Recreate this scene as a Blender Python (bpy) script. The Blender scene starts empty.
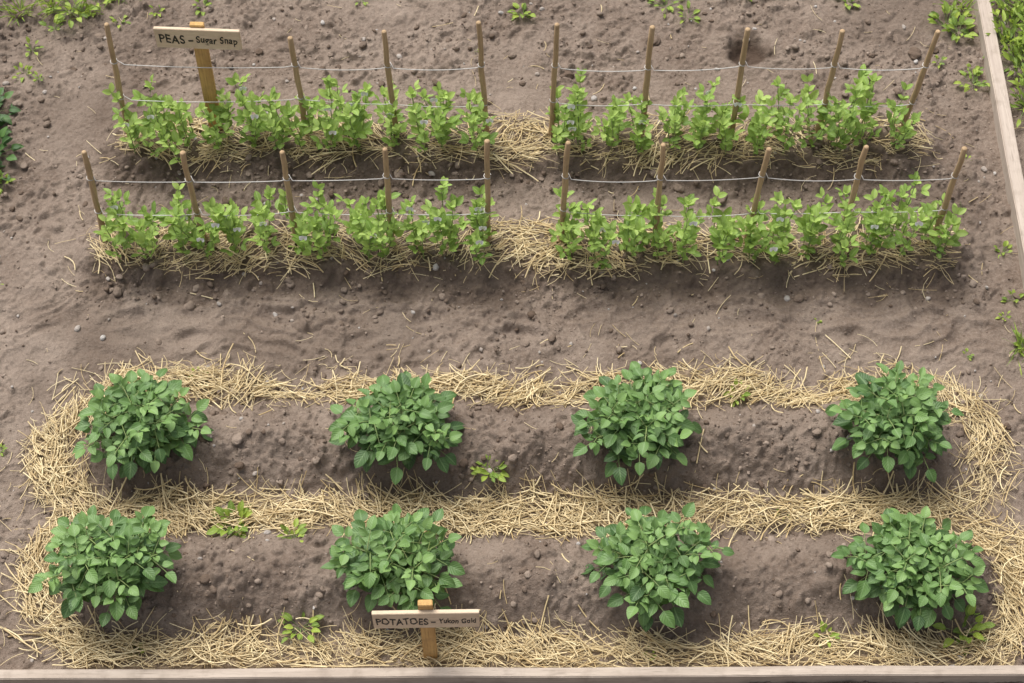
import bpy, math, random, bmesh
import numpy as np
from mathutils import Vector, Matrix
rng = np.random.default_rng(11)
random.seed(5)
PI = math.pi
scene = bpy.context.scene

# ---------------------------------------------------------------- noise
def hash2(ix, iy, seed):
    h = (ix.astype(np.int64)*374761393 + iy.astype(np.int64)*668265263 + seed*974711) & 0xffffffff
    h = ((h ^ (h >> 13))*1274126177) & 0xffffffff
    h = h ^ (h >> 16)
    return h/4294967295.0
def vnoise(x, y, seed=0):
    ix = np.floor(x); iy = np.floor(y)
    fx = x-ix; fy = y-iy
    fx = fx*fx*fx*(fx*(fx*6-15)+10); fy = fy*fy*fy*(fy*(fy*6-15)+10)
    a = hash2(ix, iy, seed); b = hash2(ix+1, iy, seed)
    c = hash2(ix, iy+1, seed); d = hash2(ix+1, iy+1, seed)
    return (a*(1-fx)+b*fx)*(1-fy) + (c*(1-fx)+d*fx)*fy
def fbm(x, y, seed=0, octv=3, gain=.5):
    s = 0; amp = 1; tot = 0
    for o in range(octv):
        s = s + amp*(vnoise(x, y, seed+o*17)*2-1); tot += amp
        x, y = (x*.8-y*.6)*2.03+3.1, (x*.6+y*.8)*2.03-1.7
        amp *= gain
    return s/tot
def worley(x, y, seed=0):
    ix = np.floor(x); iy = np.floor(y)
    best = np.full(x.shape, 9.0); rid = np.zeros(x.shape)
    for dx in (-1, 0, 1):
        for dy in (-1, 0, 1):
            cx = ix+dx; cy = iy+dy
            px = cx+hash2(cx, cy, seed+1); py = cy+hash2(cx, cy, seed+2)
            d = np.hypot(px-x, py-y)
            m = d < best
            best = np.where(m, d, best); rid = np.where(m, hash2(cx, cy, seed+3), rid)
    return best, rid
def sstep(a, b, v):
    t = np.clip((v-a)/(b-a), 0, 1); return t*t*(3-2*t)

# ---------------------------------------------------------------- terrain
MOUNDS = [(-1.79, 1.90, -.60, .275, .215), (-1.78, 1.92, -1.275, .28, .215)]
BEDS = [(-1.94, 2.02, 1.20, .25, .055), (-1.97, 2.08, .53, .25, .055)]
POT_AT = [(-1.70, -.60, .69, .53), (-.507, -.61, .60, .52), (.580, -.58, .64, .55), (1.74, -.595, .63, .49),
          (-1.745, -1.30, .72, .56), (-.50, -1.285, .68, .54), (.617, -1.285, .66, .56), (1.76, -1.30, .66, .55)]
def capd(x, y, x0, x1, yc):
    cx = np.clip(x, x0, x1); return np.hypot(x-cx, y-yc)
def mound_edge(x, y):
    n = .03*fbm(x*3, y*3, 50, 2)
    d = [capd(x, y, m[0], m[1], m[2])-m[3] for m in MOUNDS]
    return np.minimum(d[0], d[1])+n
def strawmask(x, y):
    e = mound_edge(x, y)
    n = fbm(x*5, y*5, 61, 3)
    back = sstep(-.45, -.30, y)
    ow = .175-.055*back
    ring = sstep(-.055, .015, e+.055*n)*(1-sstep(ow-.06, ow+.035, e+.11*n))
    thin = np.clip(.85+.6*fbm(x*3.3, y*3.3, 66, 2), .3, 1)
    ring = ring*thin*(y > -1.69)
    pea = 0
    for i, b in enumerate(BEDS):
        cx = np.clip(x, b[0], b[1]); dx = np.abs(x-cx)
        dy = np.abs(y-b[2]+.005)
        g = 1-sstep(.09, .17, np.hypot(dx*1.2, dy)+.07*n)
        gap = np.exp(-((x-.10-.06*i)/.14)**2)
        ends = np.exp(-((x-b[0]+.05)/.14)**2)
        dens = .50+.45*fbm(x*3+9, y*3, 71+i, 2)+.45*gap+.35*ends
        pea = np.maximum(pea, g*np.clip(dens, 0, 1))
    return ring, pea
FOOT = [(-1.9, .12, .3), (-1.55, .02, .1), (-1.15, .14, -.2), (-.75, .0, .2), (-.4, .13, .15), (0.02, .04, -.1), (.38, .16, .3), (.8, .0, 0),
        (1.2, .14, -.15), (1.6, .03, .2), (2.05, .14, .1), (-.9, 1.75, .2), (.3, 1.8, -.1), (-1.5, 1.8, .1), (-.3, 1.95, .3), (2.33, .85, 1.4), (2.4, .45, 1.7)]
def H(x, y, detail=True):
    x = np.asarray(x, float); y = np.asarray(y, float)
    h = .02*fbm(x*.9, y*.9, 1, 2)+.010*fbm(x*3.5, y*3.5, 2, 2)
    wx = x+.07*fbm(x*2.5, y*2.5, 3, 2); wy = y+.045*fbm(x*3, y*3, 4, 2)
    mm = 0
    for k, (x0, x1, yc, w, ht) in enumerate(MOUNDS):
        d = capd(wx, wy, x0, x1, yc)
        t = np.clip(d/w, 0, 1)
        p = np.power(.5+.5*np.cos(PI*t), .7)
        hump = sum(np.exp(-((x-q[0])/.30)**2) for q in POT_AT[4*k:4*k+4])
        h = h+ht*(.70+.26*hump+.22*fbm(x*2.6, y*1.2+yc, 5, 2))*p
        mm = np.maximum(mm, 1-t)
    for (x0, x1, yc, w, ht) in BEDS:
        d = capd(wx, wy, x0, x1, yc)
        t = np.clip(d/w, 0, 1)
        h = h+ht*sstep(0, .55, 1-t)
        mm = np.maximum(mm, sstep(0, .5, 1-t)*.8)
    dh = np.hypot((x-1.27)*1.0, (y-1.84)*1.15)+.02*fbm(x*9, y*9, 8, 2)
    h = h-.06*(1-sstep(.03, .13, dh))+.012*np.exp(-((dh-.15)/.035)**2)
    r, p = strawmask(x, y)
    h = h+.018*r
    if detail:
        path = sstep(-.18, -.05, y)*(1-sstep(.20, .34, y))
        patch = sstep(-.35, .40, fbm(x*2.3, y*2.3, 12, 3))
        front = sum(np.exp(-((y-b[2]+.25)/.10)**2)*(x > -2.3)*(x < 2.35) for b in BEDS)
        rough = np.clip(.40+.45*patch+.50*mm+.5*front+.2*sstep(1.45, 1.7, y)-.20*path, .2, 1.25)
        h = h+(.3+.7*rough)*.012*fbm(x*9, y*9, 20, 2)+rough*(.007*fbm(x*19, y*19, 22, 2)+.006*fbm(x*37, y*37, 23, 2))
        h = h+mm*.030*fbm(x*6, y*7, 26, 3)
        for sc, amp, sd, thr in ((11, .022, 28, .72), (23, .016, 30, .55), (50, .009, 40, .42)):
            F, rid = worley(x*sc+.4*fbm(x*sc*1.3, y*sc*1.3, sd+5, 1), y*sc+.4*fbm(x*sc*1.3, y*sc*1.3, sd+7, 1), sd)
            pr_ = (rid > thr)*(vnoise(x*3.1, y*3.1, sd) < .35+.6*rough)
            h = h+(.3+.7*rough)*amp*np.sqrt(np.clip(1-(F/(.12+.36*rid))**2, 0, 1))*pr_
        u = x*5+1.5*fbm(x*2, y*2, 44, 2); v = y*11+2.0*fbm(x*3, y*3, 45, 2)
        ridge = 1-np.abs(fbm(u, v, 46, 2))*2
        h = h+.016*path*ridge
        for (fx, fy, a) in FOOT:
            ca, sa = math.cos(a), math.sin(a)
            p1 = (x-fx)*ca+(y-fy)*sa; p2 = -(x-fx)*sa+(y-fy)*ca
            q = np.sqrt((p1/.12)**2+(p2/.047)**2)+.15*fbm(x*14, y*14, 48, 2)
            h = h-.014*(1-sstep(.5, 1.0, q))+.005*np.exp(-((q-1.15)/.22)**2)
    return h
def h1(x, y, detail=False):
    return float(H(np.array([x]), np.array([y]), detail)[0])

# ---------------------------------------------------------------- mesh builder
class MB:
    def __init__(s):
        s.v = []; s.q = []; s.t = []; s.qm = []; s.tm = []; s.r = []; s.u = []; s.w = []; s.n = 0
    def add(s, v, f, mat=0, rnd=0.0, u=0.0, w=0.0):
        v = np.asarray(v, np.float64).reshape(-1, 3); f = np.asarray(f, np.int64)
        k = len(v)
        bc = lambda a: np.broadcast_to(np.asarray(a, np.float32), (k,))
        s.v.append(v); s.r.append(bc(rnd)); s.u.append(bc(u)); s.w.append(bc(w))
        if f.shape[1] == 4:
            s.q.append(f+s.n); s.qm.append(np.full(len(f), mat))
        else:
            s.t.append(f+s.n); s.tm.append(np.full(len(f), mat))
        s.n += k
    def build(s, name, mats, origin=(0, 0, 0), smooth=True, parent=None):
        v = np.concatenate(s.v)-np.array(origin)
        q = np.concatenate(s.q) if s.q else np.zeros((0, 4), int)
        t = np.concatenate(s.t) if s.t else np.zeros((0, 3), int)
        me = bpy.data.meshes.new(name)
        me.vertices.add(len(v)); me.vertices.foreach_set('co', v.astype(np.float32).ravel())
        loops = np.concatenate([q.ravel(), t.ravel()]).astype(np.int32)
        me.loops.add(len(loops)); me.loops.foreach_set('vertex_index', loops)
        nf = len(q)+len(t); me.polygons.add(nf)
        st = np.concatenate([np.arange(len(q))*4, len(q)*4+np.arange(len(t))*3]).astype(np.int32)
        me.polygons.foreach_set('loop_start', st)
        mi = np.concatenate([np.concatenate(s.qm) if s.qm else np.zeros(0), np.concatenate(s.tm) if s.tm else np.zeros(0)]).astype(np.int32)
        me.polygons.foreach_set('material_index', mi)
        me.polygons.foreach_set('use_smooth', np.full(nf, smooth))
        for nm, arr in (('rnd', s.r), ('lu', s.u), ('lv', s.w)):
            a = me.attributes.new(nm, 'FLOAT', 'POINT'); a.data.foreach_set('value', np.concatenate(arr).astype(np.float32))
        me.update(calc_edges=True); me.validate()
        for m in mats: me.materials.append(m)
        ob = bpy.data.objects.new(name, me); ob.location = origin
        scene.collection.objects.link(ob)
        if parent: ob.parent = parent
        return ob
def tubes(mb, P, R, k=5, mat=0, rnd=None):
    P = np.asarray(P, float); n, m, _ = P.shape
    R = np.broadcast_to(np.asarray(R, float), (n, m))
    T = np.gradient(P, axis=1); T /= np.linalg.norm(T, axis=2, keepdims=True)+1e-9
    ref = np.where(np.abs(T[:, :1, 2:3]) > .8, np.array([1., 0, 0]), np.array([0, 0, 1.]))
    A = np.cross(T, ref); A /= np.linalg.norm(A, axis=2, keepdims=True)+1e-9
    B = np.cross(A, T)
    a = np.arange(k)*2*PI/k
    V = P[:, :, None, :]+R[:, :, None, None]*(A[:, :, None, :]*np.cos(a)[None, None, :, None]+B[:, :, None, :]*np.sin(a)[None, None, :, None])
    i = np.arange(m-1)[:, None]*k; j = np.arange(k)[None, :]; j2 = (j+1) % k
    f = np.stack([i+j, i+j2, i+k+j2, i+k+j], -1).reshape(-1, 4)
    F = (f[None]+(np.arange(n)*m*k)[:, None, None]).reshape(-1, 4)
    if rnd is None: rnd = rng.random(n)
    lv = np.broadcast_to(np.linspace(0, 1, m)[None, :, None], (n, m, k)).ravel()
    mb.add(V.reshape(-1, 3), F, mat, np.repeat(rnd, m*k), 0, lv)

def leaf_template(ns, nc, prof):
    t = np.linspace(0, 1, ns); s = np.linspace(-1, 1, nc)
    T, S = np.meshgrid(t, s, indexing='ij')
    i = np.arange(ns-1)[:, None]*nc; j = np.arange(nc-1)[None, :]
    f = np.stack([i+j, i+j+1, i+nc+j+1, i+nc+j], -1).reshape(-1, 4)
    return T.ravel(), S.ravel(), prof(T.ravel()), f
POT = leaf_template(7, 5, lambda t: np.power(np.clip(np.sin(PI*np.power(t, .80)), 0, 1), .66)*(1-.22*t))
PEA = leaf_template(6, 5, lambda t: np.power(np.clip(np.sin(PI*np.power(t, .9)), 0, 1), .6))
LAN = leaf_template(6, 3, lambda t: np.power(np.clip(np.sin(PI*np.power(t, .8)), 0, 1), .8))
def leaves(mb, tpl, P, D, N, L, W, rnd, mat=0, fold=.25, droop=.25, wave=.04):
    P = np.asarray(P, float); D = np.asarray(D, float); N = np.asarray(N, float)
    if len(P) == 0: return
    L = np.asarray(L, float); W = np.asarray(W, float); rnd = np.asarray(rnd, float)
    T, S, pr, f = tpl
    D = D/np.linalg.norm(D, axis=1, keepdims=True)
    X = np.cross(D, N); X /= np.linalg.norm(X, axis=1, keepdims=True)+1e-9
    N = np.cross(X, D)
    n = len(P); k = len(T)
    x = (S*pr)[None]*W[:, None]*.5
    dr = droop*(.5+rng.random((n, 1)))
    ph = rng.random((n, 1))*6.28
    z = np.abs(S*pr)[None]*W[:, None]*.5*fold*(.4+1.2*rng.random((n, 1))) - dr*(T[None]**2)*L[:, None]+wave*L[:, None]*np.sin(T[None]*7+ph+S[None]*1.5)*np.abs(S)[None]
    y = T[None]*L[:, None]
    V = P[:, None]+X[:, None]*x[..., None]+D[:, None]*y[..., None]+N[:, None]*z[..., None]
    F = (f[None]+(np.arange(n)*k)[:, None, None]).reshape(-1, 4)
    mb.add(V.reshape(-1, 3), F, mat, np.repeat(rnd, k), np.tile(S, n), np.tile(T, n))

# ---------------------------------------------------------------- materials
def newmat(name):
    m = bpy.data.materials.new(name); m.use_nodes = True
    nt = m.node_tree; nt.nodes.clear()
    return m, nt
class NT:
    def __init__(s, nt): s.nt = nt
    def n(s, t, **kw):
        nd = s.nt.nodes.new(t)
        for k, v in kw.items():
            if k == 'inp':
                for a, b in v.items():
                    if hasattr(b, 'node'): s.nt.links.new(b, nd.inputs[a])
                    else: nd.inputs[a].default_value = b
            else: setattr(nd, k, v)
        return nd
    def mix(s, fac, a, b, mode='MIX'):
        nd = s.n('ShaderNodeMix', data_type='RGBA', blend_type=mode)
        for idx, val in ((0, fac), (6, a), (7, b)):
            if hasattr(val, 'node'): s.nt.links.new(val, nd.inputs[idx])
            else: nd.inputs[idx].default_value = val if idx == 0 else (*val, 1)
        return nd.outputs[2]
    def noise(s, vec, scale, det=4, rough=.55):
        return s.n('ShaderNodeTexNoise', inp={'Vector': vec, 'Scale': scale, 'Detail': det, 'Roughness': rough}).outputs['Fac']
    def rng(s, v, a, b, c=0, d=1):
        return s.n('ShaderNodeMapRange', inp={'Value': v, 'From Min': a, 'From Max': b, 'To Min': c, 'To Max': d}).outputs[0]
    def attr(s, name): return s.n('ShaderNodeAttribute', attribute_name=name).outputs['Fac']
    def math(s, op, a, b=0.0):
        nd = s.n('ShaderNodeMath', operation=op)
        for i, v in enumerate((a, b)):
            if hasattr(v, 'node'): s.nt.links.new(v, nd.inputs[i])
            else: nd.inputs[i].default_value = v
        return nd.outputs[0]
    def out(s, sh):
        o = s.n('ShaderNodeOutputMaterial'); s.nt.links.new(sh, o.inputs['Surface'])
def soil_material(name, stone=False):
    m, nt = newmat(name); g = NT(nt)
    co = g.n('ShaderNodeTexCoord').outputs['Object']
    n3 = g.noise(co, 60, 3, .62)
    if not stone:
        n4 = g.noise(co, 280, 2, .7)
        tone = g.attr('lv')
        c = g.mix(tone, (.176, .130, .101), (.292, .230, .185))
        c = g.mix(g.rng(n3, .45, .75, 0, .45), c, (.36, .29, .237))
        c = g.mix(g.rng(n3, .42, .25, 0, .5), c, (.115, .082, .061))
        c = g.mix(g.rng(n4, .55, .75, 0, .65), c, (.085, .060, .045))
        c = g.mix(g.rng(n4, .40, .26, 0, .5), c, (.50, .43, .37))
        moist_shade = g.attr('rnd'); st = g.attr('lu')
        c = g.mix(g.math('MULTIPLY', moist_shade, .75), c, (.082, .056, .041))  # dark soil tint: some real damp, mostly shade put into the colour
        c = g.mix(g.math('MULTIPLY', st, g.rng(n3, .3, .6, .15, .6)), c, (.33, .24, .13))
        hgt = g.math('ADD', g.math('MULTIPLY', n3, 1.0), g.math('MULTIPLY', n4, .45))
    else:
        r = g.attr('rnd')
        c = g.mix(g.rng(r, 0, .85), (.125, .088, .065), (.31, .245, .198))
        c = g.mix(g.rng(n3, .4, .7, 0, .4), c, (.10, .071, .052))
        c = g.mix(g.rng(r, .9, 1, 0, .8), c, (.46, .44, .42))
        hgt = n3
    bs = g.n('ShaderNodeBsdfPrincipled', inp={'Base Color': c, 'Roughness': .95, 'Specular IOR Level': .12})
    b = g.n('ShaderNodeBump', inp={'Height': hgt, 'Strength': .75, 'Distance': .014})
    nt.links.new(b.outputs[0], bs.inputs['Normal'])
    g.out(bs.outputs[0]); return m
def leaf_material(name, dark, mid, light, rib, trans=.22, rough=.48):
    m, nt = newmat(name); g = NT(nt)
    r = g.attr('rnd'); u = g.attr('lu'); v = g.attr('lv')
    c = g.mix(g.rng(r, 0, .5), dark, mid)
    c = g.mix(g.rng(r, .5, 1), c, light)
    au = g.math('ABSOLUTE', u)
    ribm = g.rng(au, .0, .16, .6, 0)
    veins = g.math('SINE', g.math('ADD', g.math('MULTIPLY', v, 38.0), g.math('MULTIPLY', au, -14.0)))
    vm = g.rng(veins, .75, 1.0, 0, .22)
    c = g.mix(g.math('MAXIMUM', ribm, vm), c, rib)
    bs = g.n('ShaderNodeBsdfPrincipled', inp={'Base Color': c, 'Roughness': rough, 'Specular IOR Level': .45})
    b = g.n('ShaderNodeBump', inp={'Height': veins, 'Strength': .3, 'Distance': .002})
    nt.links.new(b.outputs[0], bs.inputs['Normal'])
    tc = g.mix(.5, c, (light[0]*1.4, light[1]*1.4, light[2]))
    tr = g.n('ShaderNodeBsdfTranslucent', inp={'Color': tc})
    mx = g.n('ShaderNodeMixShader', inp={0: trans, 1: bs.outputs[0], 2: tr.outputs[0]})
    g.out(mx.outputs[0]); return m
def simple_mat(name, cols, rough=.7, spec=.3):
    m, nt = newmat(name); g = NT(nt)
    r = g.attr('rnd'); v = g.attr('lv')
    c = g.mix(r, cols[0], cols[1])
    w = g.math('SINE', g.math('ADD', g.math('MULTIPLY', v, 9.0), g.math('MULTIPLY', r, 90.0)))
    c = g.mix(g.rng(w, -.2, 1, 0, .55), c, cols[2])
    bs = g.n('ShaderNodeBsdfPrincipled', inp={'Base Color': c, 'Roughness': rough, 'Specular IOR Level': spec})
    g.out(bs.outputs[0]); return m
def wood_mat(name, a, b, dirt, axis=2, grain=60, spec=.25):
    m, nt = newmat(name); g = NT(nt)
    co = g.n('ShaderNodeTexCoord').outputs['Object']
    sc = [grain/6]*3; sc[axis] = grain/120
    mp = g.n('ShaderNodeMapping', inp={'Vector': co, 'Scale': sc}).outputs[0]
    n1 = g.noise(mp, 6, 4, .6); n2 = g.noise(co, 14, 3); n3 = g.noise(mp, 22, 3, .7)
    c = g.mix(g.rng(n1, .3, .7), a, b)
    c = g.mix(g.rng(n2, .5, .75, 0, .5), c, dirt)
    c = g.mix(g.rng(n3, .55, .75, 0, .6), c, (dirt[0]*.6, dirt[1]*.6, dirt[2]*.6))
    bs = g.n('ShaderNodeBsdfPrincipled', inp={'Base Color': c, 'Roughness': .8, 'Specular IOR Level': spec})
    bp = g.n('ShaderNodeBump', inp={'Height': n3, 'Strength': .5, 'Distance': .002})
    nt.links.new(bp.outputs[0], bs.inputs['Normal'])
    g.out(bs.outputs[0]); return m

M_soil = soil_material('soil')
M_clod = soil_material('clod', stone=True)
M_straw = simple_mat('straw', ((.46, .325, .15), (.84, .71, .44), (.70, .55, .30)), .45, .45)
M_potato = leaf_material('potato_leaf', (.050, .112, .032), (.120, .225, .062), (.225, .365, .110), (.25, .38, .16))
M_pea = leaf_material('pea_leaf', (.13, .23, .042), (.25, .39, .075), (.43, .57, .15), (.44, .58, .23), .32)
M_weed = leaf_material('weed_leaf', (.13, .22, .04), (.26, .37, .05), (.40, .50, .08), (.40, .50, .15), .3)
M_darkweed = leaf_material('dark_weed_leaf', (.03, .08, .02), (.06, .13, .035), (.10, .20, .045), (.14, .24, .08), .2)
M_stem = simple_mat('green_stem', ((.15, .24, .07), (.29, .37, .13), (.24, .24, .12)), .5)
M_petal = simple_mat('petal', ((.78, .78, .75), (.82, .82, .78), (.75, .76, .72)), .5)
M_stake = wood_mat('stake_wood', (.50, .355, .21), (.36, .24, .135), (.20, .14, .085))
M_post = wood_mat('post_wood', (.62, .39, .15), (.45, .26, .10), (.28, .17, .085))
M_plank = wood_mat('plank_wood', (.72, .58, .43), (.60, .46, .32), (.44, .32, .22), axis=0)
M_board = wood_mat('board_wood', (.50, .42, .35), (.37, .30, .245), (.24, .19, .15), axis=0, grain=50)
M_boardy = wood_mat('board_wood_y', (.52, .44, .37), (.41, .335, .28), (.27, .215, .17), axis=1, grain=50)
M_twine = simple_mat('twine', ((.46, .44, .41), (.58, .56, .53), (.38, .36, .33)), .8)
m, nt = newmat('marker_ink'); g = NT(nt)
g.out(g.n('ShaderNodeBsdfPrincipled', inp={'Base Color': (.012, .010, .010, 1), 'Roughness': .6}).outputs[0]); M_ink = m

# ---------------------------------------------------------------- ground sheet
def axis_coords(a, b, step, far, gr=1.17):
    mid = np.arange(a, b, step); s = step; up = []; p = mid[-1]
    while p < far: s *= gr; p += s; up.append(p)
    s = step; dn = []; p = mid[0]
    while p > -far: s *= gr; p -= s; dn.append(p)
    return np.concatenate([dn[::-1], mid, up])
xs = axis_coords(-3.0, 3.0, .0080, 150); ys = axis_coords(-1.9, 2.5, .0080, 150)
X, Y = np.meshgrid(xs, ys)
X = X.ravel(); Y = Y.ravel()
Z = H(X, Y, True)
nx = len(xs); ny = len(ys)
i = np.arange(ny-1)[:, None]*nx; j = np.arange(nx-1)[None, :]
F = np.stack([i+j, i+j+1, i+nx+j+1, i+nx+j], -1).reshape(-1, 4)
moist_shade = np.zeros_like(X)  # soil darkening
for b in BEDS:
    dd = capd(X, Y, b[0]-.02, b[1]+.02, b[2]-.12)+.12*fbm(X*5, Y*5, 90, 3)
    moist_shade = np.maximum(moist_shade, (1-sstep(.10, .24, dd))*.72)  # furrow before pea rows: damp soil with the row's shade painted in
e = mound_edge(X, Y)
moist_shade = np.maximum(moist_shade, (1-sstep(-.06, .04, e))*(.22+.50*fbm(X*3.5, Y*3.5, 93, 3)))
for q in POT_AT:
    moist_shade = np.maximum(moist_shade, .55*(1-sstep(.22, .38, np.hypot(X-q[0], (Y-q[1])*1.2)+.1*fbm(X*6, Y*6, 94, 2))))  # darker ground around each potato plant, its shade painted into the soil
dh = np.hypot(X-1.27, (Y-1.84)*1.15)+.05*fbm(X*9, Y*9, 8, 3)
moist_shade = np.maximum(moist_shade, 1.3*(1-sstep(.09, .16, dh)))
moist_shade = np.maximum(moist_shade, (1-sstep(-2.9, -2.35, X+.25*fbm(X*2, Y*2, 95, 3)))*.5)
moist_shade = np.maximum(moist_shade, sstep(.1, .6, fbm(X*1.4, Y*1.4, 97, 4))*.5)
tone = np.clip(.57+.55*fbm(X*1.6, Y*1.6, 140, 3)+.45*fbm(X*8, Y*8, 141, 3), 0, 1)
ring, pea = strawmask(X, Y)
mb = MB(); mb.add(np.stack([X, Y, Z], 1), F, 0, moist_shade, np.maximum(ring, pea*.4), tone)
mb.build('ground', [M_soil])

# ---------------------------------------------------------------- straw
def make_straw(accept, box, ncand, lmin, lmax, lift, rs=1.0, spread=.5, flat=.3):
    x = rng.uniform(box[0], box[1], ncand); y = rng.uniform(box[2], box[3], ncand)
    ok = rng.random(ncand) < accept(x, y); x = x[ok]; y = y[ok]; n = len(x)
    ep = .02
    gx = mound_edge(x+ep, y)-mound_edge(x-ep, y); gy = mound_edge(x, y+ep)-mound_edge(x, y-ep)
    ang = np.arctan2(gx, -gy)
    far = mound_edge(x, y) > .35
    ang = np.where(far, 0, ang)+rng.normal(0, spread, n)+1.3*fbm(x*4, y*4, 130, 2)
    ru = rng.random(n) < flat; ang = np.where(ru, rng.uniform(0, PI, n), ang)
    L = rng.uniform(lmin, lmax, n)*np.power(rng.random(n), .5)+.02
    m_ = 5; s = np.linspace(-.5, .5, m_)[None]
    cur = rng.normal(0, .18, n)[:, None]
    a = ang[:, None]+cur*s*2
    px = x[:, None]+L[:, None]*s*np.cos(a); py = y[:, None]+L[:, None]*s*np.sin(a)
    base = H(px.ravel(), py.ravel(), False).reshape(n, m_)
    mn = base.mean(1, keepdims=True)
    base = .6*base+.4*np.maximum(base, mn)
    off = (rng.random(n)**1.3*lift)[:, None]+.010
    til = rng.normal(0, .07, n)[:, None]*L[:, None]*s
    pz = base+off+np.abs(til)*.5+til*.7
    pz = np.maximum(pz, base+.007)
    R = (rng.uniform(.0011, .0020, n)+.0018*(rng.random(n) < .22))[:, None]*np.ones((1, m_))*rs
    ok = py.min(1) > -1.695
    return np.stack([px, py, pz], -1)[ok], R[ok]
mb = MB()
P, R = make_straw(lambda x, y: strawmask(x, y)[0], (-2.45, 2.55, -1.69, -.1), 32000, .05, .25, .030)
tubes(mb, P, R, 4, 0)
def acc_edge(x, y):
    e = mound_edge(x, y); return np.exp(-np.abs(e-.14)/.08)*.22*(y > -1.66)*(e > .05)+.16*((e > -.09) & (e < 0))+.012*((e < -.09))
P, R = make_straw(acc_edge, (-2.6, 2.7, -1.69, 0.05), 15000, .03, .17, .006, .9, .8, .6)
tubes(mb, P, R, 4, 0)
mb.build('straw_mulch', [M_straw])
mb = MB()
def acc_pea(x, y):
    r, p = strawmask(x, y); return p*(y > .2)
P, R = make_straw(acc_pea, (-2.4, 2.5, .25, 1.6), 20000, .05, .21, .025, 1, .35, .25)
tubes(mb, P, R, 4, 0)
def acc_pe(x, y):
    d = np.minimum(capd(x, y, -2.0, 2.05, 1.18), capd(x, y, -2.05, 2.1, .51)); return np.exp(-np.abs(d-.15)/.06)*.12
P, R = make_straw(acc_pe, (-2.6, 2.6, .1, 1.8), 8000, .04, .16, .006, .85, .8, .6)
tubes(mb, P, R, 4, 0)
P, R = make_straw(lambda x, y: np.full(len(x), .022), (-2.9, 2.9, -.3, 2.4), 9000, .02, .12, .003, .7, 1, 1)
tubes(mb, P, R, 4, 0)
mb.build('straw_mulch', [M_straw])

# ---------------------------------------------------------------- clods & pebbles
def ico(sub):
    bm = bmesh.new(); bmesh.ops.create_icosphere(bm, subdivisions=sub, radius=1)
    v = np.array([q.co[:] for q in bm.verts]); f = np.array([[q.index for q in p.verts] for p in bm.faces]); bm.free(); return v, f
def rocks(mb, n, size_fn, sub, acc, zs=.65, rndf=None):
    v, f = ico(sub)
    x = rng.uniform(-3, 3, n); y = rng.uniform(-1.68, 2.5, n)
    ok = rng.random(n) < acc(x, y); x = x[ok]; y = y[ok]; n = len(x)
    s = size_fn(n)
    k = rng.normal(0, 1.6, (n, 3)); k2 = rng.normal(0, 2.8, (n, 3))
    rr = 1+.22*np.sin(v@k.T+rng.random(n)*6).T+.13*np.sin(v@k2.T+rng.random(n)*6).T
    sc = rng.uniform(.7, 1.35, (n, 3)); sc[:, 2] *= zs
    V = v[None]*rr[..., None]*sc[:, None]*s[:, None, None]
    a = rng.random(n)*6.28; ca = np.cos(a)[:, None]; sa = np.sin(a)[:, None]
    V = np.stack([V[..., 0]*ca-V[..., 1]*sa, V[..., 0]*sa+V[..., 1]*ca, V[..., 2]], -1)
    z = H(x, y, True)+s*.15
    V += np.stack([x, y, z], 1)[:, None]
    F = (f[None]+(np.arange(n)*len(v))[:, None, None]).reshape(-1, 3)
    r = rng.random(n)*.88 if rndf is None else rndf(n)
    mb.add(V.reshape(-1, 3), F, 0, np.repeat(r, len(v)))
def acc_c(x, y):
    r, p = strawmask(x, y)
    e = mound_edge(x, y)
    a = .24+.55*fbm(x*2.3, y*2.3, 12, 3)
    for b in BEDS:
        a = a+.8*np.exp(-((y-b[2]+.25)/.09)**2)*(x > -2.3)*(x < 2.35)
    a = a+.25*(e < 0)+.15*(y > 1.6)
    return np.clip(a, 0.05, 1)*(1-.9*r)
mb = MB()
rocks(mb, 26000, lambda n: .0024+.004*rng.random(n)**2, 1, acc_c)
rocks(mb, 8500, lambda n: .005+.014*rng.random(n)**3, 2, acc_c)
rocks(mb, 320, lambda n: .012+.015*rng.random(n)**2, 3, acc_c)
mb.build('soil_clods', [M_clod])
mb = MB()
rocks(mb, 900, lambda n: .004+.012*rng.random(n)**2.5, 2, lambda x, y: .5+0*x, .7, lambda n: .93+.07*rng.random(n))
mb.build('pebbles', [M_clod])

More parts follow.
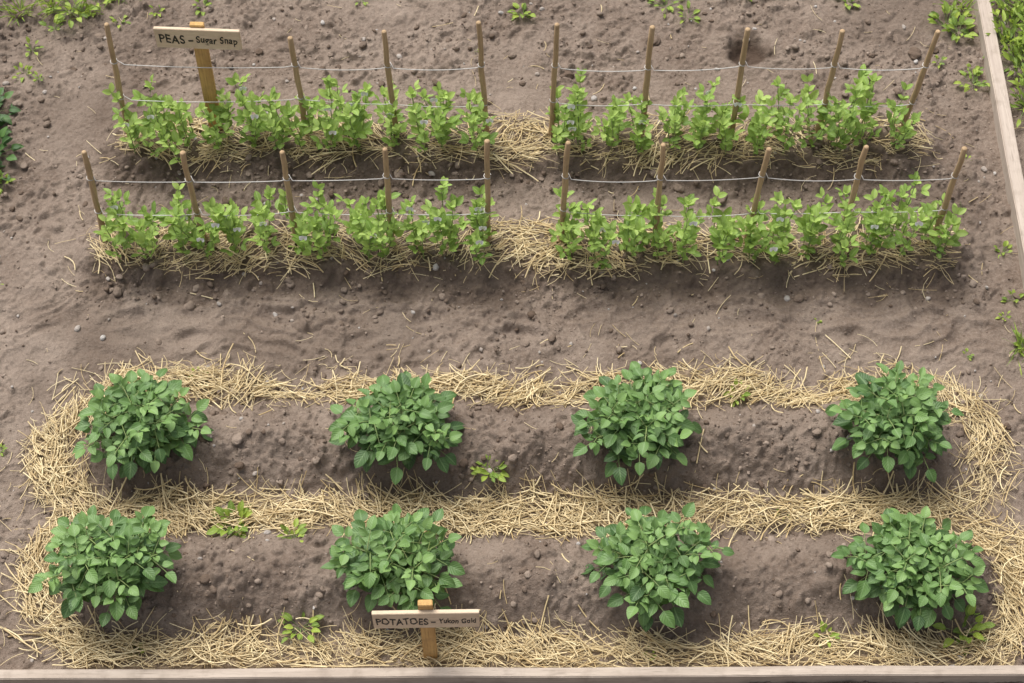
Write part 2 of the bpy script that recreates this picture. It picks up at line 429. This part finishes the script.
# ---------------------------------------------------------------- potato plants
def rnd_unit_perp(d):
    a = np.cross(d, [0, 0, 1.0]); nn = np.linalg.norm(a)
    return a/nn if nn > 1e-4 else np.array([1., 0, 0])
def potato_plant(x, y, ax, ay, hz, nshoot=15):
    z0 = h1(x, y)-.02
    mb = MB(); lp, ld, ln, ll, lw, lr = [], [], [], [], [], []
    stem = []; sr = []; rach = []
    base = np.array([x, y, z0])
    lob = rng.random(4)*6.28
    for k in range(nshoot):
        rad = math.sqrt((k+.5)/nshoot); th = k*2.39996+rng.normal(0, .28)+lob[2]
        rim = 1+.12*math.sin(2*th+lob[0])+.10*math.sin(3*th+lob[1])
        px = ax*rad*math.cos(th)*rim*.84; py = ay*rad*math.sin(th)*rim*.84
        pz = hz*(.24+.74*math.sqrt(max(0, 1-rad**2*.95)))*rng.uniform(.76, 1.14)
        tip = np.array([px, py, pz])
        b0 = np.array([px*.15, py*.15, 0])
        mid = b0*.4+tip*.6*np.array([.75, .75, 1.12])
        ts = np.linspace(0, 1, 6)[:, None]
        cur = (1-ts)**2*b0+2*ts*(1-ts)*mid+ts**2*tip
        stem.append(cur+base); sr.append(np.linspace(.0065, .003, 6))
        nl = 7
        ph0 = rng.random()*6.28
        shootc = rng.normal(0, .10)
        for q in range(nl):
            f = q/(nl-1)
            tt = .40+.60*f
            p0 = (1-tt)**2*b0+2*tt*(1-tt)*mid+tt**2*tip
            az = ph0+q*2.4
            rdir = np.array([px/ax, py/ay, 0])
            outw = np.array([math.cos(az), math.sin(az), 0])+rdir*.5
            outw /= np.linalg.norm(outw)
            el = math.radians(4+46*f**2.2+rng.normal(0, 10))
            d = outw*math.cos(el)+np.array([0, 0, 1])*math.sin(el)
            Lr = (.150-.078*f**2)*rng.uniform(.75, 1.15)
            m5 = np.linspace(0, 1, 5)[:, None]
            rc = p0+d*Lr*m5+np.array([0, 0, -1])*(.20*Lr)*m5**2
            rach.append(rc+base)
            side = rnd_unit_perp(d); nrm = np.cross(side, d)
            if nrm[2] < 0: nrm = -nrm
            nrm = nrm+side*rng.normal(0, .22)+rdir*.12
            cl = .14+.68*f**1.2+rng.normal(0, .14)+shootc  # lower leaves darker: interior shade put into leaf colour; young tops paler
            sl = (.078-.026*f**2)*rng.uniform(.82, 1.12)
            dend = rc[-1]-rc[-2]; dend /= np.linalg.norm(dend)
            lp.append(rc[-1]+base); ld.append(dend+rng.normal(0, .08, 3)); ln.append(nrm); ll.append(sl*1.08); lw.append(sl*.86); lr.append(cl)
            for (fr, szz) in ((.66, .86), (.26, .64)):
                for sg in (-1, 1):
                    pp = p0+d*Lr*fr+np.array([0, 0, -1])*(.20*Lr)*fr**2
                    dl = d*.5+side*sg*1.0+rng.normal(0, .1, 3)
                    lp.append(pp+base+side*sg*.007); ld.append(dl); ln.append(nrm+rng.normal(0, .18, 3)); ll.append(sl*szz); lw.append(sl*szz*.72); lr.append(cl+rng.normal(0, .08))
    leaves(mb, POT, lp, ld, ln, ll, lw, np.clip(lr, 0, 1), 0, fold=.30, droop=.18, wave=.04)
    for s_, r_ in zip(stem, sr): tubes(mb, s_[None], r_[None], 6, 1)
    tubes(mb, np.array(rach), np.linspace(.0028, .0015, 5)[None], 4, 1)
    mb.build('potato_plant', [M_potato, M_stem], origin=(x, y, z0))
for (x, y, w, d) in POT_AT:
    potato_plant(x, y, w*.5*.84, d*.5*.76, .235*rng.uniform(.93, 1.05), int(rng.integers(14, 17)))

# ---------------------------------------------------------------- pea plants
def pea_plant(xc, yc, hmax, ns, flowers=True):
    mb = MB(); z0 = h1(xc, yc)
    lp, ld, ln, ll, lw, lr = [], [], [], [], [], []
    fp, fd, fn, fl, fw = [], [], [], [], []
    st = []; ten = []; pet = []
    for k in range(ns):
        bx = xc+rng.normal(0, .016); by = yc+(k/(ns-1)-.5)*.13+rng.normal(0, .012)
        bz = h1(bx, by)
        hh = hmax*rng.uniform(.62, 1.12)
        lean = np.array([(bx-xc)*3+rng.normal(0, .08), (by-yc)*1.4+rng.normal(0, .05)])
        ts = np.linspace(0, 1, 8)
        wob = rng.normal(0, .009, (8, 2)).cumsum(0)*.6
        pts = np.stack([bx+lean[0]*ts*hh+wob[:, 0]*ts, by+lean[1]*ts*hh+wob[:, 1]*ts, bz-.01+hh*ts], 1)
        st.append(pts)
        nn = max(3, int(hh/.068))
        az0 = rng.random()*6.28
        for q in range(nn):
            f = min((q+.9)/nn, 1)
            p = np.array([np.interp(f, ts, pts[:, i_]) for i_ in range(3)])
            az = az0+q*PI+rng.normal(0, .5)
            o = np.array([math.cos(az), math.sin(az), 0]); sd = np.array([-o[1], o[0], 0])
            el = rng.uniform(.45, 1.05)+.3*f
            d = o*math.cos(el)+np.array([0, 0, math.sin(el)])
            sz = (.062-.016*abs(f-.5)*2)*rng.uniform(.75, 1.2)
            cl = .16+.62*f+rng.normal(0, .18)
            for sg in (-1, 1):
                lp.append(p); ld.append(o*.35+sd*sg*.8+np.array([0, 0, .65])); ln.append(o*-.2+np.array([0, 0, 1.])+rng.normal(0, .15, 3)); ll.append(sz*.72); lw.append(sz*.50); lr.append(cl)
            pl = sz*1.0
            pet.append(np.linspace(p, p+d*pl, 3))
            nrm = np.array([0, 0, 1.])-o*.35
            for fr in ((.5, 1.0) if rng.random() < .22 else (1.0,)):
                for sg in (-1, 1):
                    lp.append(p+d*pl*fr); ld.append(d*.9+sd*sg*.7+rng.normal(0, .15, 3)); ln.append(nrm+rng.normal(0, .3, 3)); ll.append(sz); lw.append(sz*.58); lr.append(cl+rng.normal(0, .1))
            if f > .45 and rng.random() < .5:
                t5 = np.linspace(0, 1, 8)
                ten.append(p+d*pl+(d[None]*t5[:, None]*.05)+np.stack([np.cos(t5*8+az)*.01*t5, np.sin(t5*8+az)*.01*t5, t5*.015], 1))
        for _ in range(3):
            a = rng.random()*6.28
            lp.append(pts[-1]); ld.append([math.cos(a)*.6, math.sin(a)*.6, .9]); ln.append([-math.cos(a), -math.sin(a), .7]); ll.append(.046); lw.append(.028); lr.append(.95)
        if flowers and rng.random() < .16:
            c = pts[-2]+np.array([rng.normal(0, .02), -.03, .05])
            for a in (-.7, .7, 0):
                fp.append(c); fd.append([math.sin(a), -.3, math.cos(a)]); fn.append([0, -1, .6]); fl.append(.026); fw.append(.026)
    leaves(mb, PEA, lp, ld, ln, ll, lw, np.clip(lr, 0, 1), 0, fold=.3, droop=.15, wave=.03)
    if fp: leaves(mb, PEA, fp, fd, fn, fl, fw, np.ones(len(fp)), 2, fold=.3, droop=.2)
    tubes(mb, np.array(st), np.linspace(.0032, .0019, 8)[None], 5, 1)
    tubes(mb, np.array(pet), np.full((1, 3), .0013), 4, 1)
    if ten: tubes(mb, np.array(ten), np.full((1, 8), .0008), 3, 1)
    mb.build('pea_plant', [M_pea, M_stem, M_petal], origin=(xc, yc, z0))
for (a, b, yc, hm) in [(-1.93, -.19, 1.175, .335), (.23, 1.98, 1.175, .34), (-1.95, -.17, .505, .31), (.27, 2.07, .505, .32)]:
    n = 13
    for k in range(n):
        pea_plant(a+(b-a)*k/(n-1)+rng.normal(0, .012), yc+rng.normal(0, .012), hm*rng.uniform(.84, 1.12), int(rng.integers(4, 6)))

# ---------------------------------------------------------------- stakes and twine
def stake(xb, xt, y, h, yt=None):
    mb = MB(); z0 = h1(xb, y); m_ = 9
    t = np.linspace(-.08, 1, m_)
    yt = y if yt is None else yt
    P = np.stack([xb+(xt-xb)*t+rng.normal(0, .0022, m_), y+(yt-y)*t+rng.normal(0, .002, m_), z0+h*t], 1)
    P = np.concatenate([P, P[-1:]+[[0, 0, .004]], P[-1:]+[[0, 0, .0045]]])
    R = np.concatenate([np.linspace(.0155, .0130, m_)+rng.normal(0, .0008, m_), [.010, .0003]])
    tubes(mb, P[None], R[None], 10, 0)
    mb.build('wooden_stake', [M_stake], origin=(xb, y, z0))
    return np.array([xb, y, z0]), np.array([xt, yt, z0+h])
R1L = [(-1.994, -1.945, .84), (-1.068, -1.072, .75), (-.602, -.615, .82), (-.131, -.162, .87)]
R1R = [(.204, .217, .87), (.675, .668, .86), (1.141, 1.133, .83), (1.586, 1.590, .82), (2.02, 2.045, .82)]
R2L = [(-2.033, -1.985, .74), (-1.535, -1.533, .74), (-1.077, -1.066, .72), (-.599, -.593, .75), (-.121, -.115, .80)]
R2R = [(.247, .256, .81), (.715, .698, .80), (1.173, 1.187, .77), (1.641, 1.640, .77), (2.104, 2.092, .77)]
for grp, y, hs in ((R1L, 1.22, (.57, .29)), (R1R, 1.22, (.57, .30)), (R2L, .55, (.53, .26)), (R2R, .55, (.55, .28))):
    ends = [stake(a, b, y, h, y+rng.normal(0, .012)) for a, b, h in grp]
    mb = MB()
    for hh in hs:
        pts = []
        hv = [hh+rng.normal(0, .012) for _ in ends]
        for k, (b0, t0) in enumerate(ends):
            f = hv[k]/(t0[2]-b0[2]); p = b0+(t0-b0)*f
            for a in np.linspace(-.5*PI, 1.5*PI, 9):
                pts.append(p+np.array([.017*math.sin(a)*-1, -.017*math.cos(a), .002*a]))
            if k < len(ends)-1:
                b1, t1 = ends[k+1]; p1 = b1+(t1-b1)*(hv[k+1]/(t1[2]-b1[2]))
                sag = rng.uniform(.006, .022)
                for s in np.linspace(.06, .94, 12):
                    q = p*(1-s)+p1*s; q = q+np.array([0, -.016, -sag*4*s*(1-s)]); pts.append(q)
        pts = np.array(pts)
        tubes(mb, pts[None], np.full((1, len(pts)), .0022), 5, 0)
    mb.build('garden_twine', [M_twine], origin=(0, 0, 0))

# ---------------------------------------------------------------- signs and boards
def box(name, size, loc, mat, rot=(0, 0, 0), parent=None, bev=.003, warp=0):
    bm = bmesh.new(); bmesh.ops.create_cube(bm, size=1)
    for v in bm.verts: v.co = Vector((v.co.x*size[0], v.co.y*size[1], v.co.z*size[2]))
    L = max(size); ax = list(size).index(L)
    es = [e for e in bm.edges if abs((e.verts[0].co-e.verts[1].co)[ax]) > L*.9]
    bmesh.ops.subdivide_edges(bm, edges=es, cuts=12 if L < 1 else 60, use_grid_fill=True)
    es = [e for e in bm.edges if len(e.link_faces) == 2 and e.calc_face_angle() > 1]
    bmesh.ops.bevel(bm, geom=es, offset=bev, segments=2, affect='EDGES')
    if warp:
        for v in bm.verts:
            c = v.co[ax]
            for a in range(3):
                if a != ax: v.co[a] += warp*(math.sin(c*3.1+a*2)+.5*math.sin(c*7.7+a))
    me = bpy.data.meshes.new(name); bm.to_mesh(me); bm.free()
    me.materials.append(mat)
    ob = bpy.data.objects.new(name, me); ob.location = loc; ob.rotation_euler = rot
    scene.collection.objects.link(ob)
    if parent: ob.parent = parent
    return ob
def lettering(parts, parent, y):
    for (txt, x, z, size, shear, width) in parts:
        cu = bpy.data.curves.new('lettering', 'FONT'); cu.body = txt; cu.size = size; cu.extrude = .0006; cu.offset = .0013; cu.shear = shear
        cu.space_character = 1.08
        ob = bpy.data.objects.new('tmp', cu); scene.collection.objects.link(ob)
        bpy.context.view_layer.update()
        me = bpy.data.meshes.new_from_object(ob.evaluated_get(bpy.context.evaluated_depsgraph_get()))
        bpy.data.objects.remove(ob)
        xm = max(v.co.x for v in me.vertices)
        for v in me.vertices:
            v.co.x *= width/xm
            v.co.y += size*.05*math.sin(v.co.x*55)+size*.02*math.sin(v.co.x*190+1); v.co.x += size*.02*math.sin(v.co.y*160+v.co.x*60)
        me.materials.clear(); me.materials.append(M_ink)
        o = bpy.data.objects.new('lettering', me); o.location = (x, y, z); o.rotation_euler = (PI/2, 0, 0)
        scene.collection.objects.link(o); o.parent = parent
def sign(x, y, hpost, zplank, pw, phh, postw, rz, roll, parts):
    em = bpy.data.objects.new('garden_sign', None); scene.collection.objects.link(em)
    em.location = (x, y, h1(x, y)); em.rotation_euler = (0, roll, rz)
    box('post', (postw, .028, hpost+.12), (0, 0, (hpost-.12)/2), M_post, parent=em)
    box('plank', (pw, .018, phh), (0, -.0235, zplank), M_plank, parent=em, bev=.002)
    lettering(parts, em, -.0332)
sign(-1.545, 1.28, .80, .72, .415, .135, .068, math.radians(-1.5), math.radians(1.5),
     [('PEAS', -.190, .690, .084, 0, .125), ('-', -.050, .690, .078, 0, .028), ('Sugar Snap', -.010, .698, .066, .05, .20)])
sign(-.355, -1.625, .60, .485, .440, .150, .060, math.radians(1), math.radians(0),
     [('POTATOES', -.208, .450, .092, 0, .215), ('-', .018, .450, .084, 0, .022), ('Yukon Gold', .052, .458, .066, .1, .155)])
em = bpy.data.objects.new('wooden_edging_board', None); scene.collection.objects.link(em)
box('board', (5.72, .045, .17), (-.28, -1.728, .01), M_board, rot=(0, 0, math.radians(.25)), bev=.004, warp=.0018, parent=em)
em = bpy.data.objects.new('wooden_edging_board', None); scene.collection.objects.link(em)
box('board', (.070, 6.0, .17), (2.574, 1.30, .01), M_boardy, bev=.005, warp=.002, parent=em)

# ---------------------------------------------------------------- weeds
def weed(x, y, r, n, mat, L=.05, tpl=PEA, wr=.5, elev=(10, 60), name='weed'):
    mb = MB(); z0 = h1(x, y, True); lp, ld, ln, ll, lw, lr = [], [], [], [], [], []; st = []
    for k in range(n):
        a = k*2.4+rng.normal(0, .3); q = math.sqrt(rng.random()); el = math.radians(rng.uniform(*elev))
        d = np.array([math.cos(a)*math.cos(el), math.sin(a)*math.cos(el), math.sin(el)])
        b = np.array([x+math.cos(a)*r*.15*q, y+math.sin(a)*r*.15*q, z0-.004]); p = b+d*r*q*.8
        st.append(np.linspace(b, p, 3))
        lp.append(p); ld.append(d+rng.normal(0, .1, 3)); ln.append(np.array([-d[0]*.5, -d[1]*.5, 1])+rng.normal(0, .15, 3))
        l_ = L*rng.uniform(.6, 1.2); ll.append(l_); lw.append(l_*wr); lr.append(rng.random())
    leaves(mb, tpl, lp, ld, ln, ll, lw, lr, 0, fold=.35, droop=.3)
    tubes(mb, np.array(st), np.full((1, 3), .0014), 4, 1)
    mb.build(name, [mat, M_stem], origin=(x, y, z0))
W = [(-1.27, -.99, .085, 32, .056), (-.99, -1.08, .06, 18, .040), (-.93, -1.50, .085, 22, .048), (-.10, -.76, .065, 24, .05), (1.07, -.30, .065, 16, .038),
     (1.38, -1.54, .05, 16, .034), (1.99, -1.50, .10, 30, .055), (.06, 2.12, .06, 18, .045), (.85, 2.16, .09, 20, .04), (.97, 2.08, .07, 12, .04), (1.85, 2.18, .06, 12, .05),
     (2.38, 2.02, .12, 30, .055), (2.43, 1.95, .08, 20, .05), (2.46, 1.60, .07, 20, .04), (2.47, 1.68, .05, 12, .035), (-1.5, -.21, .04, 8, .035), (-2.42, 2.10, .12, 30, .05),
     (-2.30, 2.18, .09, 20, .05), (-2.5, 2.0, .06, 12, .04), (-1.7, 2.16, .05, 12, .04), (-2.68, .78, .06, 14, .035), (-2.66, .55, .05, 12, .035), (-2.58, .33, .04, 8, .03), (-2.40, -.60, .03, 8, .03),
     (-.83, 2.20, .04, 10, .03), (2.50, -.02, .06, 14, .04), (2.48, .24, .05, 10, .03), (-1.65, -1.60, .035, 9, .03), (2.36, 1.1, .03, 8, .025), (-2.60, 1.85, .05, 10, .03),
     (-2.62, .95, .05, 12, .035), (-2.52, 1.62, .03, 8, .025), (-2.38, -1.2, .03, 8, .025), (.6, -1.62, .03, 7, .025), (-.35, -1.02, .03, 7, .025), (1.25, -.93, .03, 7, .025), (2.2, -.08, .03, 7, .02), (-.2, 1.85, .02, 6, .02), (1.5, .12, .02, 6, .02),
     (2.46, .52, .04, 9, .03), (2.42, .13, .03, 8, .025), (-2.62, 1.68, .05, 12, .035), (-1.95, 2.12, .04, 9, .03), (1.3, 2.2, .04, 10, .03), (-2.15, 2.05, .04, 9, .03), (2.3, 1.75, .03, 8, .025), (-2.55, .1, .03, 8, .025)]
for (x, y, r, n, L) in W: weed(x, y, r, n, M_weed, L, wr=.55)
for (x, y) in [(2.72, 1.72), (2.82, 1.9), (2.72, 2.02), (2.80, 1.55), (2.92, 1.75), (2.86, 2.15), (2.70, 2.2), (2.92, 1.3), (2.72, 1.45), (2.68, 1.88)]:
    weed(x, y, .14, 46, M_weed, .06, tpl=LAN, wr=.35, elev=(15, 75))
for (x, y) in [(-2.76, 1.42), (-2.77, 1.28), (-2.70, 1.14), (-2.79, 1.18), (-2.74, 1.02), (-2.88, 1.35)]:
    weed(x, y, .12, 40, M_darkweed, .06, tpl=POT, wr=.7, elev=(5, 70))
def grass(x, y, n, L):
    mb = MB(); z0 = h1(x, y, True)
    a = rng.random(n)*6.28; el = np.radians(rng.uniform(25, 85, n))
    D = np.stack([np.cos(a)*np.cos(el), np.sin(a)*np.cos(el), np.sin(el)], 1)
    P = np.array([x, y, z0-.004])+np.stack([rng.normal(0, .02, n), rng.normal(0, .02, n), np.zeros(n)], 1)
    N = np.array([0, 0, 1.])-D*.5
    leaves(mb, LAN, P, D, N, L*rng.uniform(.5, 1.1, n), np.full(n, .005), rng.random(n), 0, fold=.4, droop=.5)
    mb.build('grass_tuft', [M_weed], origin=(x, y, z0))
for (x, y) in [(-2.52, 2.14), (-2.35, 2.1), (-2.2, 2.22), (2.46, 2.13), (2.74, 1.85), (2.76, 2.1), (2.47, -.06), (-2.7, 2.1), (2.79, 1.4), (-2.72, .92)]:
    grass(x, y, 34, .13)

# ---------------------------------------------------------------- light
el, az = math.radians(58), math.radians(-32)
S = Vector((math.cos(el)*math.sin(az), math.cos(el)*math.cos(az), math.sin(el)))
sd = bpy.data.lights.new('sun', 'SUN'); sd.energy = 4.2; sd.angle = math.radians(38); sd.color = (1, .97, .92)
so = bpy.data.objects.new('sun', sd); so.rotation_euler = S.to_track_quat('Z', 'Y').to_euler(); scene.collection.objects.link(so)
w = bpy.data.worlds.new('World'); scene.world = w; w.use_nodes = True
nt = w.node_tree; nt.nodes.clear()
sky = nt.nodes.new('ShaderNodeTexSky'); sky.sky_type = 'NISHITA'; sky.sun_disc = False; sky.sun_elevation = el; sky.sun_rotation = az
sky.dust_density = 3; sky.air_density = 1
hs = nt.nodes.new('ShaderNodeHueSaturation'); hs.inputs['Saturation'].default_value = .3
bg = nt.nodes.new('ShaderNodeBackground'); bg.inputs['Strength'].default_value = .15
o = nt.nodes.new('ShaderNodeOutputWorld')
nt.links.new(sky.outputs[0], hs.inputs['Color']); nt.links.new(hs.outputs[0], bg.inputs[0]); nt.links.new(bg.outputs[0], o.inputs[0])
scene.view_settings.view_transform = 'Standard'; scene.view_settings.look = 'None'; scene.view_settings.exposure = 0

# ---------------------------------------------------------------- camera
cd = bpy.data.cameras.new('camera'); cd.sensor_width = 36; cd.lens = 61.4; cd.clip_end = 600
co = bpy.data.objects.new('camera', cd); scene.collection.objects.link(co)
co.location = (0, -4.441, 7.247)
co.rotation_euler = (math.radians(90-58.5), 0, 0)
scene.camera = co
print('done')
